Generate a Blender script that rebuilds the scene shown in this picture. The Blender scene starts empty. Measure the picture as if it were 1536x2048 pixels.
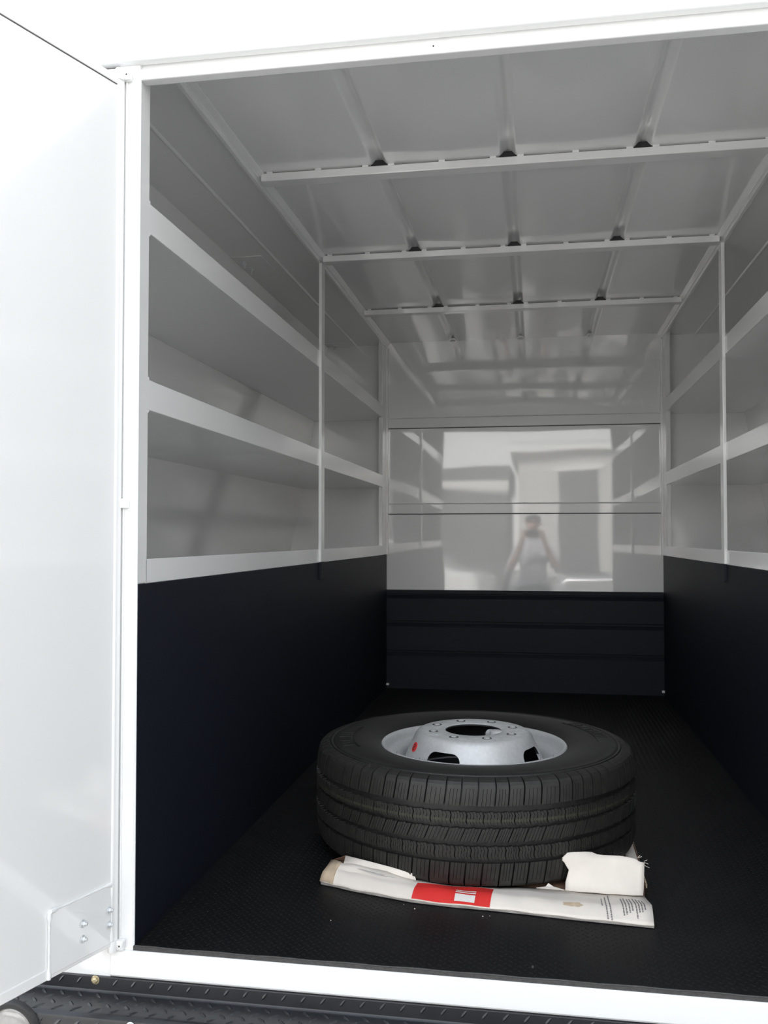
import bpy, bmesh, math, random
from mathutils import Vector, Matrix
random.seed(7)
PI = math.pi
scene = bpy.context.scene
C = scene.collection

# ------------------------------------------------------------------ camera, sky, exposure
cam_d = bpy.data.cameras.new('camera')
cam = bpy.data.objects.new('camera', cam_d); C.objects.link(cam)
cam_d.sensor_fit = 'VERTICAL'; cam_d.sensor_height = 36.0
cam_d.lens = 1787.26 * 36.0 / 2048.0
cam_d.clip_start = 0.02
YAW, PITCH, ROLL = 0.1668, 0.0278, -0.0003
cam.location = (0.6895, -1.4766, 0.7070)
cam.rotation_mode = 'XYZ'
cam.rotation_euler = (PI/2 + PITCH, ROLL, YAW)
scene.camera = cam

world = bpy.data.worlds.new('sky'); scene.world = world
world.use_nodes = True
wn = world.node_tree; wn.nodes.clear()
w_out = wn.nodes.new('ShaderNodeOutputWorld'); w_bg = wn.nodes.new('ShaderNodeBackground')
# bright hazy sky: white towards the horizon, bluer and darker overhead, the same all round
w_tc = wn.nodes.new('ShaderNodeTexCoord'); w_sep = wn.nodes.new('ShaderNodeSeparateXYZ'); w_ramp = wn.nodes.new('ShaderNodeValToRGB')
wn.links.new(w_tc.outputs['Generated'], w_sep.inputs['Vector']); wn.links.new(w_sep.outputs['Z'], w_ramp.inputs['Fac'])
e = w_ramp.color_ramp.elements
e[0].position = 0.0; e[0].color = (1.0, .98, .945, 1)
e[1].position = 1.0; e[1].color = (.22, .26, .32, 1)
q = e.new(.35); q.color = (.62, .66, .70, 1)
wn.links.new(w_ramp.outputs['Color'], w_bg.inputs['Color'])
w_bg.inputs['Strength'].default_value = 1.7
wn.links.new(w_bg.outputs['Background'], w_out.inputs['Surface'])
sun_d = bpy.data.lights.new('sun', 'SUN'); sun_d.energy = 5.0; sun_d.angle = math.radians(15); sun_d.color = (1, .96, .9)
sun = bpy.data.objects.new('sun', sun_d); C.objects.link(sun)
sun.rotation_euler = Vector((.22, -.80, -.56)).to_track_quat('-Z', 'Y').to_euler()   # from beyond the cab: the rear of the body is in shade

scene.view_settings.view_transform = 'Standard'
scene.view_settings.look = 'None'
scene.view_settings.gamma = 1.0
scene.view_settings.use_curve_mapping = False
scene.view_settings.exposure = 1.42
scene.cycles.max_bounces = 18
scene.cycles.diffuse_bounces = 12
scene.cycles.glossy_bounces = 6

# ------------------------------------------------------------------ materials
def mat(name, col, rough=0.5, metal=0.0, spec=0.5, coat=0.0, coat_rough=0.05,
        noise=None, bump=None, wave=None):
    """noise=(scale, amount) colour mottling; bump=(scale, distance, strength) fine relief; wave = sheet waviness"""
    m = bpy.data.materials.new(name); m.use_nodes = True
    nt = m.node_tree; b = nt.nodes['Principled BSDF']
    b.inputs['Base Color'].default_value = (*col, 1)
    b.inputs['Roughness'].default_value = rough
    b.inputs['Metallic'].default_value = metal
    b.inputs['Specular IOR Level'].default_value = spec
    b.inputs['Coat Weight'].default_value = coat
    b.inputs['Coat Roughness'].default_value = coat_rough
    b.inputs['Coat IOR'].default_value = 1.8
    tc = nt.nodes.new('ShaderNodeTexCoord')
    if noise:
        n = nt.nodes.new('ShaderNodeTexNoise'); n.inputs['Scale'].default_value = noise[0]
        n.inputs['Detail'].default_value = 4
        nt.links.new(tc.outputs['Object'], n.inputs['Vector'])
        r = nt.nodes.new('ShaderNodeValToRGB')
        a = noise[1]
        r.color_ramp.elements[0].position = .3; r.color_ramp.elements[1].position = .7
        r.color_ramp.elements[0].color = (*[c*(1-a) for c in col], 1)
        r.color_ramp.elements[1].color = (*[min(1, c*(1+a)) for c in col], 1)
        nt.links.new(n.outputs['Fac'], r.inputs['Fac'])
        nt.links.new(r.outputs['Color'], b.inputs['Base Color'])
    last = None
    for spec_, mp in ((bump, None), (wave, wave)):
        if not spec_: continue
        n = nt.nodes.new('ShaderNodeTexNoise'); n.inputs['Scale'].default_value = spec_[0]
        n.inputs['Detail'].default_value = 0 if mp else 3
        if mp:
            mpn = nt.nodes.new('ShaderNodeMapping'); mpn.inputs['Scale'].default_value = wave[3]
            nt.links.new(tc.outputs['Object'], mpn.inputs['Vector']); nt.links.new(mpn.outputs['Vector'], n.inputs['Vector'])
        else:
            nt.links.new(tc.outputs['Object'], n.inputs['Vector'])
        bp = nt.nodes.new('ShaderNodeBump'); bp.inputs['Distance'].default_value = spec_[1]
        bp.inputs['Strength'].default_value = spec_[2]
        nt.links.new(n.outputs['Fac'], bp.inputs['Height'])
        if last: nt.links.new(last.outputs['Normal'], bp.inputs['Normal'])
        last = bp
    if last:
        nt.links.new(last.outputs['Normal'], b.inputs['Normal'])
        if coat: nt.links.new(last.outputs['Normal'], b.inputs['Coat Normal'])
    return m

M = {}
M['paint'] = mat('white_gloss_paint', (.855, .857, .852), .22, spec=.5, coat=.8, coat_rough=.04, bump=(900, .0002, .08))
M['wavy'] = mat('white_gloss_sheet', (.855, .857, .852), .22, spec=.5, coat=1.0, coat_rough=.035, wave=(3.2, .004, .5, (.55, 1, 1.5)))
M['roofpaint'] = mat('white_roof_paint', (.855, .857, .852), .25, spec=.5, coat=.8, coat_rough=.06, wave=(2.2, .003, .35, (1, .7, 1)))
M['liner'] = mat('black_bedliner', (.0050, .0070, .0145), .55, spec=.33, bump=(420, .0012, .5), noise=(60, .15))
M['linerstrip'] = mat('grey_liner_edge', (.055, .053, .052), .7, bump=(350, .001, .5), noise=(150, .25))
M['mat'] = mat('black_rubber_mat', (.0065, .0065, .007), .5, spec=.35, bump=(500, .0008, .4), noise=(9, .2))
M['tread'] = mat('black_tread_plate', (.018, .019, .022), .34, spec=.6, bump=(300, .0004, .25), noise=(30, .15))
M['rubber'] = mat('tyre_rubber', (.013, .0127, .012), .5, spec=.45, bump=(220, .0006, .35), noise=(35, .3))
M['treadrubber'] = mat('tyre_tread_rubber', (.022, .021, .019), .5, spec=.45, noise=(60, .25))
M['olive'] = mat('tread_stripe', (.040, .038, .026), .55, noise=(90, .35))
M['silver'] = mat('silver_wheel_paint', (.60, .60, .60), .42, metal=.25, spec=.5, noise=(120, .05), bump=(700, .0003, .2))
M['wheel_inside'] = mat('dark_wheel_inside', (.018, .018, .019), .6, noise=(40, .2))
M['silverplate'] = mat('dull_hub_plate', (.60, .605, .60), .45, metal=.1, noise=(60, .14), bump=(500, .0003, .2))
M['zinc'] = mat('zinc_bolt', (.66, .68, .69), .28, metal=.45)
M['brass'] = mat('yellow_zinc_bolt', (.55, .47, .30), .35, metal=.7, noise=(400, .3))
M['card'] = mat('white_cardboard', (.80, .73, .655), .75, spec=.25, noise=(14, .06), bump=(90, .0008, .25))
M['cardgrey'] = mat('smudged_cardboard', (.50, .47, .44), .8, spec=.2, noise=(40, .25))
M['brown'] = mat('brown_corrugated_board', (.17, .095, .06), .85, spec=.15, noise=(80, .25), bump=(160, .001, .3))
M['kraft'] = mat('kraft_paper', (.55, .43, .31), .8, spec=.2, noise=(40, .12))
M['red'] = mat('red_print', (.72, .035, .03), .5, spec=.4, noise=(12, .05))
M['whiteprint'] = mat('white_print', (.80, .76, .72), .6)
M['ink'] = mat('grey_ink', (.22, .21, .21), .7)
M['sticker'] = mat('red_sticker', (.72, .05, .045), .5)
M['blackink'] = mat('black_ink', (.02, .01, .012), .6)
M['black'] = mat('black_plastic', (.012, .012, .013), .45)
M['lens'] = mat('clear_lamp_lens', (.33, .32, .31), .2, noise=(60, .12), coat=.5)
M['concrete'] = mat('concrete_yard', (.34, .33, .315), .8, noise=(.8, .12))
M['wallgrey'] = mat('pale_building_cladding', (.52, .515, .50), .6, noise=(.7, .05))
M['darkdoor'] = mat('dark_doorway', (.07, .07, .075), .6)
M['shed'] = mat('dark_shed_cladding', (.11, .112, .115), .6, noise=(1, .1))
M['white2'] = mat('white_trim', (.78, .78, .76), .45)
M['carwhite'] = mat('white_car_paint', (.78, .78, .77), .25, coat=.6)
M['carsilver'] = mat('silver_car_paint', (.42, .42, .43), .28, metal=.5, coat=.6)
M['glass'] = mat('dark_car_glass', (.015, .018, .02), .06, spec=.6)
M['shirt'] = mat('pale_grey_shirt', (.50, .49, .54), .85, noise=(50, .05))
M['trousers'] = mat('dark_trousers', (.04, .045, .06), .85)
M['skin'] = mat('skin', (.52, .33, .25), .5)
M['hair'] = mat('dark_cap', (.025, .024, .024), .8)
M['taillight'] = mat('red_lamp_lens', (.4, .02, .02), .2)

# ------------------------------------------------------------------ mesh helpers
class MB:
    def __init__(s): s.v = []; s.f = []
    def add(s, vs, fs):
        o = len(s.v); s.v += [tuple(p) for p in vs]; s.f += [tuple(i+o for i in f) for f in fs]; return s
    def box(s, a, b):
        x0, x1 = sorted((a[0], b[0])); y0, y1 = sorted((a[1], b[1])); z0, z1 = sorted((a[2], b[2]))
        return s.add([(x0,y0,z0),(x1,y0,z0),(x1,y1,z0),(x0,y1,z0),(x0,y0,z1),(x1,y0,z1),(x1,y1,z1),(x0,y1,z1)],
                     [(0,3,2,1),(4,5,6,7),(0,1,5,4),(1,2,6,5),(2,3,7,6),(3,0,4,7)])
    def prism(s, poly, axis, a, b):
        """poly: 2D points; extruded along axis ('x','y','z') from a to b"""
        def P(p, t):
            return {'x': (t, p[0], p[1]), 'y': (p[0], t, p[1]), 'z': (p[0], p[1], t)}[axis]
        n = len(poly)
        vs = [P(p, a) for p in poly] + [P(p, b) for p in poly]
        fs = [tuple(range(n))[::-1], tuple(range(n, 2*n))] + [(i, (i+1) % n, n+(i+1) % n, n+i) for i in range(n)]
        return s.add(vs, fs)
    def lathe(s, prof, n=48, closed=False, c=(0,0,0)):
        k = len(prof); vs = []
        for i in range(n):
            a = 2*PI*i/n
            vs += [(c[0]+r*math.cos(a), c[1]+r*math.sin(a), c[2]+z) for r, z in prof]
        fs = []
        for i in range(n):
            j = (i+1) % n
            for q in range(k if closed else k-1):
                t = (q+1) % k
                fs.append((i*k+q, j*k+q, j*k+t, i*k+t))
        return s.add(vs, fs)
    def tube(s, pts, r, n=8, taper=None):
        pts = [Vector(p) for p in pts]; vs = []; m = len(pts)
        for i, p in enumerate(pts):
            d = (pts[min(i+1, m-1)] - pts[max(i-1, 0)]).normalized()
            up = Vector((0,0,1)) if abs(d.z) < .9 else Vector((1,0,0))
            a = d.cross(up).normalized(); b = d.cross(a)
            rr = taper[i] if taper else r
            vs += [p + a*rr*math.cos(2*PI*k/n) + b*rr*math.sin(2*PI*k/n) for k in range(n)]
        fs = [(i*n+k, i*n+(k+1) % n, (i+1)*n+(k+1) % n, (i+1)*n+k) for i in range(m-1) for k in range(n)]
        fs += [tuple(range(n))[::-1], tuple(range((m-1)*n, m*n))]
        return s.add(vs, fs)
    def grid(s, rows):
        k = len(rows[0]); vs = [p for r in rows for p in r]
        return s.add(vs, [(i*k+j, i*k+j+1, (i+1)*k+j+1, (i+1)*k+j) for i in range(len(rows)-1) for j in range(k-1)])

def obj(name, mb, m, parent=None, bevel=0, smooth=0, seg=2, solid=0, fixn=True):
    me = bpy.data.meshes.new(name)
    me.from_pydata(mb.v, [], mb.f)
    if fixn:
        bm = bmesh.new(); bm.from_mesh(me); bmesh.ops.recalc_face_normals(bm, faces=bm.faces); bm.to_mesh(me); bm.free()
    me.materials.append(M[m] if isinstance(m, str) else m)
    o = bpy.data.objects.new(name, me); C.objects.link(o)
    if parent: o.parent = parent
    if solid:
        md = o.modifiers.new('solid', 'SOLIDIFY'); md.thickness = solid; md.offset = 0
    if bevel:
        md = o.modifiers.new('bevel', 'BEVEL'); md.width = bevel; md.segments = seg; md.limit_method = 'ANGLE'; md.angle_limit = .6
        md.harden_normals = False
    if smooth:
        me.shade_smooth(); me.set_sharp_from_angle(angle=smooth)
    return o

def thing(name, label, cat, loc=(0,0,0), rz=0, group=None, kind=None):
    o = bpy.data.objects.new(name, None); C.objects.link(o)
    o.location = loc; o.rotation_euler = (0, 0, rz); o.empty_display_size = .05
    o['label'] = label; o['category'] = cat
    if group: o['group'] = group
    if kind: o['kind'] = kind
    return o
def tag(o, label, cat, group=None, kind=None):
    o['label'] = label; o['category'] = cat
    if group: o['group'] = group
    if kind: o['kind'] = kind
    return o
def bx(*args): 
    m = MB(); m.box(*args); return m

def lozenges(mb, spots, L, Wd, H, frame):
    """raised tread bars; spots = (u, v, angle); frame(u, v, h) -> point"""
    for u, v, a in spots:
        ca, sa = math.cos(a), math.sin(a)
        def q(s, t, h): return frame(u + s*ca - t*sa, v + s*sa + t*ca, h)
        vs = [q(-L/2,0,0), q(-L*.22,-Wd/2,0), q(L*.22,-Wd/2,0), q(L/2,0,0), q(L*.22,Wd/2,0), q(-L*.22,Wd/2,0),
              q(-L*.24,0,H), q(L*.24,0,H)]
        mb.add(vs, [(0,1,6),(1,2,7,6),(2,3,7),(3,4,7),(4,5,6,7),(5,0,6)])

# ------------------------------------------------------------------ dimensions (metres)
W, D, D1 = 1.26, 2.689, 1.3475
H1, ZC, ZR = 0.623, 1.617, 1.6267          # top of dark panel, compartment ceiling, roof sheet
OUT_T, OUT_B = 0.287, 0.470                # outer skin offset at z 1.60 and z 0.62
R1 = (1.263, 1.315); R2 = (0.940, 0.992); R3 = (0.623, 0.667)
YS, YB = 0.045, 2.580                      # front stile end, rear stile start

# ------------------------------------------------------------------ floor and back wall
floor = thing('floor', 'steel cargo floor of the truck body under the black mat', 'floor', kind='structure')
obj('floor_plate', bx((-.02, .004, -.030), (W+.02, D, -.006)), 'liner', floor)
obj('edge_strip', bx((-.0, -.0015, -.0105), (W, .004, -.0015)), 'linerstrip', floor, bevel=.001)

wall_back = thing('wall_back', 'glossy white bulkhead wall with black lower panels at the far end', 'wall', (0, D, 0), kind='structure')
def backpanel(name, z0, z1, m, th, bevel=.002):
    return obj(name, bx((0, -th, z0), (W, .012, z1)), m, wall_back, bevel=bevel)
def backsheet(name, z0, z1):
    mb = MB(); nx, nz = 2, 2
    mb.box((0, 0, z0), (W, .012, z1)); return obj(name, mb, 'wavy', wall_back, bevel=.0015)
backsheet('bulkhead_sheet', 1.262, 1.640)
backsheet('bulkhead_sheet', .858, 1.222)
backsheet('bulkhead_sheet', .458, .818)
for z0, z1 in ((1.219, 1.265), (.815, .861)):
    o = obj('joint_strip', bx((0, -.007, z0), (W, .004, z1)), 'wavy', wall_back, bevel=.0025)
    obj('sealant_bead', MB().tube([(0.003, -.004, z1+.002), (W*.4, -.0045, z1+.0022), (W-.003, -.004, z1+.002)], .0022, 6), 'paint', o, smooth=1)
    obj('gap_line', bx((0, -.003, z0-.003), (W, .002, z0)), 'black', o)
for z0, z1 in ((-.004, .166), (.176, .303), (.314, .434), (.440, .459)):
    mb = MB()
    if z1 - z0 > .05:
        mb.prism([(.012, z0), (-.006, z0), (-.006, z1-.016), (.004, z1), (.012, z1)], 'x', 0, W)
    else:
        mb.prism([(.012, z0), (-.006, z0), (-.006, z1), (.012, z1)], 'x', 0, W)
    obj('lower_board', mb, 'liner', wall_back, bevel=.0015)
obj('groove_backing', bx((0, .006, -.004), (W, .013, .459)), 'liner', wall_back)
for x in (.001, W-.013):
    obj('corner_tab', bx((x, -.016, .012), (x+.013, -.006, .022)), 'white2', wall_back, bevel=.002)
obj('bulkhead_core', bx((-.55, .013, -.02), (W+.55, .04, 1.66)), 'paint', wall_back)

# ------------------------------------------------------------------ roof
ceiling = thing('ceiling', 'white sheet metal roof with three raised lengthwise ribs', 'ceiling', kind='structure')
RIBS = (.315, .63, .945)
def roof_profile():
    xs = [(-.02, ZR)]
    for rx in RIBS:
        for k in range(-8, 9):
            t = k/8; xs.append((rx + t*.021, ZR + .017*(0.5+.5*math.cos(PI*t))**.8))
    xs.append((W+.02, ZR)); return xs
pr = roof_profile()
mb = MB(); mb.grid([[(x, y, z) for x, z in pr] for y in (.024, .6, 1.2, 1.8, D)])
rs = obj('roof_sheet', mb, 'roofpaint', ceiling, smooth=.7, fixn=False)
obj('outer_roof', bx((-.60, -.01, 1.655), (W+.60, D+.04, 1.68)), 'paint', ceiling)
for bi, yb in enumerate((.672, D1-.006, 2.05)):
    b = obj('roof_bow', bx((.012, yb, ZR-.0235), (W-.012, yb+.040, ZR-.0035)), 'paint', ceiling, bevel=.0018)
    tabs = [.035, .16, .28, .345, .47, .595, .66, .79, .915, .975, 1.10, 1.225]
    for x in tabs:
        obj('weld_tab', bx((x-.008, yb-.0005, ZR-.0045), (x+.008, yb+.004, ZR+.0005)), 'paint', b, bevel=.001)
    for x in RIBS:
        obj('rib_gap_shade', bx((x-.021, yb+.003, ZR-.004), (x+.021, yb+.030, ZR+.011)), 'black', b)  # black box put in for the shade in the rib gap over the bow
for i, x in enumerate(RIBS):   # domed rib ends at the bulkhead
    mb = MB(); mb.lathe([(0.0005, .006), (.008, .0045), (.014, 0), (.014, -.002)], 16, c=(x, D-.003, ZR-.001))
    obj('rib_end', mb, 'paint', ceiling, smooth=1)
for sx in (0, 1):
    X = (lambda x: x) if sx == 0 else (lambda x: W - x)
    r = obj('roof_rail', MB().prism([(X(-.006), ZR-.026), (X(.004), ZR-.026), (X(.006), ZR-.012), (X(.020), ZR-.003), (X(.020), ZR), (X(-.006), ZR)], 'y', .026, D), 'paint', ceiling, bevel=.0012)
    obj('sealant_bead', MB().tube([(X(.006), .03, ZR-.014), (X(.0065), 1.2, ZR-.0135), (X(.006), D-.01, ZR-.014)], .0022, 6), 'paint', r, smooth=1)

# ------------------------------------------------------------------ side walls with open shelf bays
def outx(z):
    t = (z-.62)/(1.60-.62); return -(OUT_B + (OUT_T-OUT_B)*t)
def side(sx):
    X = (lambda x: x) if sx == 0 else (lambda x: W - x)
    nm = 'left' if sx == 0 else 'right'
    w = thing('wall_'+nm, ('white steel side wall with open shelf bays above a black lower panel, beside the open door'
              if sx == 0 else 'white steel side wall with shelf bays above a black panel, at the right edge'), 'wall', kind='structure')
    B = lambda a, b: bx((X(a[0]), a[1], a[2]), (X(b[0]), b[1], b[2]))
    T = .0035
    # one continuous face sheet cut by the bays: stiles and bottom rail
    obj('front_stile', B((-.040, .0015, H1), (0, YS, 1.640)), 'paint', w, bevel=.003)
    obj('rear_stile', B((-.020, YB, H1), (0, D, 1.640)), 'paint', w, bevel=.0025)
    obj('bottom_rail', B((-.004, YS-.006, R3[0]), (.0, YB+.006, R3[1])), 'paint', w, bevel=.0015)
    obj('corner_trim', B((-.001, D-.014, H1), (.010, D+.001, 1.60)), 'paint', w, bevel=.002)
    obj('lower_panel', B((-.030, .003, -.006), (.0012, D, H1)), 'liner', w, bevel=.0015)
    dv = obj('divider_post', B((-.002, D1, H1+.002), (.0075, D1+.044, 1.603)), 'paint', w, bevel=.0012)
    obj('post_foot', B((.0, D1, .570), (.0085, D1+.044, H1+.0025)), 'liner', dv, bevel=.001)
    # outer skin leaning inwards, ceiling and end plates of the bays
    mb = MB(); zt, zb = ZC+.03, .60
    poly = [(X(outx(zb)), zb), (X(outx(zt)), zt), (X(outx(zt)-.012), zt), (X(outx(zb)-.012), zb)]
    mb.prism(poly, 'y', .004, D+.012); obj('outer_skin', mb, 'paint', w)
    obj('bay_floor', B((outx(.62)-.004, .004, .622), (-.003, D, .627)), 'paint', w)
    cl = obj('bay_ceiling', B((outx(ZC)-.010, .004, ZC), (-.004, D, ZC+.006)), 'paint', w)
    mb = MB(); mb.tube([(X(-.145), .03, ZC+.0015), (X(-.145), 1.3, ZC+.0015), (X(-.145), D-.004, ZC+.0015)], .0065, 10)
    obj('ceiling_bead', mb, 'paint', cl, smooth=1)
    obj('bay_end', B((-.50, D-.004, .60), (-.019, D+.006, ZC+.01)), 'paint', w)
    # mounting plate with bolts in the bay ceiling
    if sx == 0:
        mp = obj('mounting_plate', B((-.280, 1.283, ZC-.0025), (-.178, 1.440, ZC)), 'paint', w, bevel=.001)
        mp2 = obj('mounting_plate', B((-.280, 2.600, ZC-.0025), (-.178, D-.006, ZC)), 'paint', w, bevel=.001)
        for px, py, par in ((-.252, 1.338, mp), (-.254, 1.412, mp), (-.245, 2.650, mp2)):
            mb = MB()
            z = ZC-.0025
            mb.lathe([(0, 0), (.011, 0), (.011, -.0016), (.0, -.0016)], 16, c=(X(px), py, z))
            mb.lathe([(0, -.0016), (.0072, -.0016), (.0072, -.0075), (.006, -.0085), (0, -.0085)], 6, c=(X(px), py, z))
            mb.lathe([(0, -.008), (.0036, -.008), (.0036, -.018), (.0022, -.0195), (0, -.0195)], 10, c=(X(px), py, z))
            o = obj('bolt', mb, 'zinc', par); o['label'] = 'small zinc bolt'
    # the rear corner of the body beside the door opening
    obj('corner_post', B((-.40, -.002, -.06), (-.040, .008, 1.545)), 'paint', w, bevel=.002)
    return w
wall_left = side(0); wall_right = side(1)

def shelf(sx, rr, label):
    X = (lambda x: x) if sx == 0 else (lambda x: W - x)
    t = thing('shelf', label, 'shelf', (X(0), 0, rr[0]), group='fixed steel shelves in the side walls')
    Xl = (lambda x: x) if sx == 0 else (lambda x: -x)
    o = outx(rr[0])
    obj('shelf_board', bx((Xl(o+.0005), .046, -.003), (Xl(-.004), D-.005, 0)), 'paint', t)
    # front rail folded up from the board, flush with the stile
    mb = MB(); mb.box((Xl(-.004), YS-.004, -.003), (Xl(0), YB+.004, rr[1]-rr[0]))
    obj('front_rail', mb, 'paint', t, bevel=.0014)
    for y, d in ((YS, 1), (YB, -1)):                    # gussets in the bay corners
        for z, e in ((rr[1]-rr[0], 1), (-.003, -1)):
            mb = MB(); mb.add([(Xl(-.004), y, z), (Xl(-.004), y+d*.005, z), (Xl(-.004), y, z+e*.005), (Xl(0), y, z), (Xl(0), y+d*.005, z), (Xl(0), y, z+e*.005)],
                   [(0,1,2), (3,5,4), (0,3,4,1), (1,4,5,2), (2,5,3,0)])
            obj('corner_gusset', mb, 'paint', t)
    return t
shelf(0, R1, 'upper long white steel shelf in the left wall, below the two bolts')
shelf(0, R2, 'lower long white steel shelf in the left wall, above the black panel')
shelf(1, R1, 'upper white steel shelf in the right wall, near the roof')
shelf(1, R2, 'lower white steel shelf in the right wall, with the brightest front rail')

# ------------------------------------------------------------------ door frame trim
trim_1 = thing('trim_1', 'white header frame across the top of the door opening', 'door frame', kind='structure')
obj('header_face', bx((-.040, 0, 1.521), (W+.040, .025, 1.541)), 'paint', trim_1, bevel=.0035, seg=3)
obj('header_core', bx((-.040, .008, 1.538), (W+.040, .024, 1.660)), 'paint', trim_1)
obj('drip_panel', bx((-.60, -.014, 1.5495), (W+.60, .008, 1.640)), 'paint', trim_1, bevel=.004, seg=3)
mb = MB(); mb.prism([(-.0135, 1.636), (-.0135, 1.70), (.02, 1.745), (.08, 1.765), (.09, 1.70), (.02, 1.636)], 'x', -.60, W+.60)
obj('roof_cap', mb, 'paint', trim_1, bevel=.006, seg=3)
obj('wavy_line', MB().tube([(.08, -.0136, 1.598), (.17, -.0138, 1.607), (.20, -.0138, 1.611), (.30, -.0138, 1.612), (.45, -.0138, 1.617)], .0012, 6), 'paint', trim_1, smooth=1)  # thin raised wavy line across the panel
for x in (.505,):
    obj('dimple', MB().lathe([(0, 0), (.0016, 0), (.0016, .0005), (0, .0005)], 12, c=(0, 0, 0)), 'linerstrip', trim_1)
    o = C.objects[-1] if False else [q for q in C.objects if q.name.startswith('dimple')][-1]
    o.location = (x+.02, -.0006, 1.5335); o.rotation_euler = (PI/2, 0, 0)
for sx, nm in ((0, 'trim_2'), (1, 'trim_3')):
    X = (lambda x: x) if sx == 0 else (lambda x: W - x)
    t = thing(nm, 'white vertical door jamb ' + ('between the open door and the left shelves' if sx == 0 else 'on the right side of the opening'), 'door frame', kind='structure')
    obj('jamb_face', bx((X(-.040), 0, -.052), (X(.0008), .004, 1.523)), 'paint', t, bevel=.0016)
    obj('jamb_bead', MB().tube([(X(.0), .0015, -.004), (X(.0), .0015, 1.520)], .0022, 8), 'paint', t, smooth=1)
    obj('jamb_fold', bx((X(-.0255), -.003, -.004), (X(-.0225), .001, 1.518)), 'paint', t, bevel=.001)
trim_4 = thing('trim_4', 'white painted sill below the black mat edge', 'sill', kind='structure')
obj('sill_face', MB().prism([(.004, -.009), (-.003, -.0095), (-.0055, -.013), (-.0055, -.052), (-.003, -.056), (.004, -.056)], 'x', -.040, W+.040), 'paint', trim_4, bevel=.0012)
obj('sill_core', bx((-.45, .003, -.20), (W+.45, .02, -.012)), 'black', trim_4)

# ------------------------------------------------------------------ doors
def make_door(name, sx):
    ang = math.radians(19)
    if sx == 0: loc = (-.0315, -.0189, 0); rz = -(PI/2+ang); s = 1
    else:       loc = (W+.0315, -.0189, 0); rz = -(PI/2-ang); s = -1
    d = thing(name, ('white steel door swung wide open at the left edge, inner side showing' if sx == 0
                     else 'white steel door swung open beyond the right edge'), 'door', loc, rz, kind='structure')
    B = lambda a, b: bx((a[0], s*a[1], a[2]), (b[0], s*b[1], b[2]))
    L = .655
    obj('inner_skin', B((-.004, -.006, .004), (L, -.0015, 1.520)), 'paint', d)
    obj('hinge_border', B((-.0145, -.028, .003), (.0005, .0015, 1.523)), 'paint', d, bevel=.0025)
    obj('latch_border', B((L-.02, -.028, .003), (L, .0005, 1.523)), 'paint', d, bevel=.002)
    obj('top_border', B((.0005, -.028, 1.506), (L-.02, .0005, 1.5205)), 'paint', d, bevel=.0015)
    obj('seam_line', B((.003, -.0012, 1.5045), (L-.02, -.0006, 1.5058)), 'linerstrip', d)
    obj('bottom_border', B((.0005, -.028, .003), (L-.02, .0005, .0205)), 'paint', d, bevel=.0015)
    obj('outer_skin', B((-.010, -.034, -.008), (L+.012, -.028, 1.535)), 'paint', d, bevel=.002)
    # reinforcing plate with welds and four bolts in the lower hinge corner
    p = obj('reinforcing_plate', B((.002, -.002, .0095), (.134, .0022, .110)), 'paint', d, bevel=.001)
    mb = MB()
    def bead(a, b, n):
        pts = []
        for k in range(n+1):
            t = k/n
            pts.append((a[0]+(b[0]-a[0])*t, s*.0012, a[1]+(b[1]-a[1])*t))
        mb.tube(pts, .002, 8, taper=[.0016+.0011*random.random()+(.0016 if (k < 2 or k > n-2) else 0) for k in range(n+1)])
    bead((.003, .110), (.132, .110), 18); bead((.134, .108), (.134, .004), 14); bead((.001, .104), (.001, .012), 10)
    obj('weld_bead', mb, 'paint', p, smooth=1)
    for l, z in ((.0088, .0682), (.0086, .0436), (.0662, .0668), (.0660, .0413)):
        mb = MB()
        mb.lathe([(0, 0), (.0066, 0), (.0066, .0012), (.0045, .0014), (0, .0014)], 20)
        mb.lathe([(0, .001), (.0047, .001), (.0047, .0046), (.0038, .0056), (0, .0056)], 6)
        mb.lathe([(0, .005), (.0026, .005), (.0026, .0078), (.0018, .0086), (0, .0086)], 12)
        o = obj('hex_bolt', mb, 'zinc', p); o.location = (l, s*.0022, z); o.rotation_euler = (-s*PI/2, 0, .3)
        o['label'] = 'small zinc hex nut and bolt'
    return d
door_1 = make_door('door_1', 0)
door_2 = make_door('door_2', 1)
# hinge leaves with screws that carry the open door, and the middle catch
def hinge(z, up):
    mb = MB()
    # sits on the jamb face, world aligned; parented to the door with its inverse
    h = bx((-.0305, -.0125, z-.0085), (-.0135, -.0005, z+.0085))
    o = obj('hinge', h, 'paint', None, bevel=.0025, seg=3)
    k = obj('hinge_knuckle', MB().lathe([(0, -.010), (.0072, -.010), (.0078, -.008), (.0078, .008), (.0072, .010), (0, .010)], 20, c=(-.0325, -.0135, z)), 'paint', None, smooth=.7)
    s = MB(); s.lathe([(0, 0), (.0052, 0), (.0050, .0012), (.0036, .0018), (.0034, .0008), (0, .0008)], 20)
    s.lathe([(0, .0008), (.0012, .0008), (.0012, .0010), (0, .0010)], 8)
    sc = obj('screw', s, 'paint', o); sc.location = (-.0198, -.0125, z); sc.rotation_euler = (PI/2, 0, 0)
    inv = (Matrix.Translation(door_1.location) @ door_1.rotation_euler.to_matrix().to_4x4()).inverted()
    for q in (o, k):
        q.parent = door_1; q.matrix_parent_inverse = inv
    obj('screw_slot', bx((-.0012, -.0012, .0005), (.0012, .0012, .0014)), 'linerstrip', None)
    sl = [q for q in C.objects if q.name.startswith('screw_slot')][-1]
    sl.location = (-.0198, -.0128, z); sl.rotation_euler = (PI/2, 0, 0); sl.parent = o
hinge(1.526, 1); hinge(.001, 0)
mb = MB(); mb.prism([(-.030, -.001), (-.030, -.007), (-.024, -.0105), (-.016, -.006), (-.012, -.001)], 'z', .757, .774)
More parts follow.
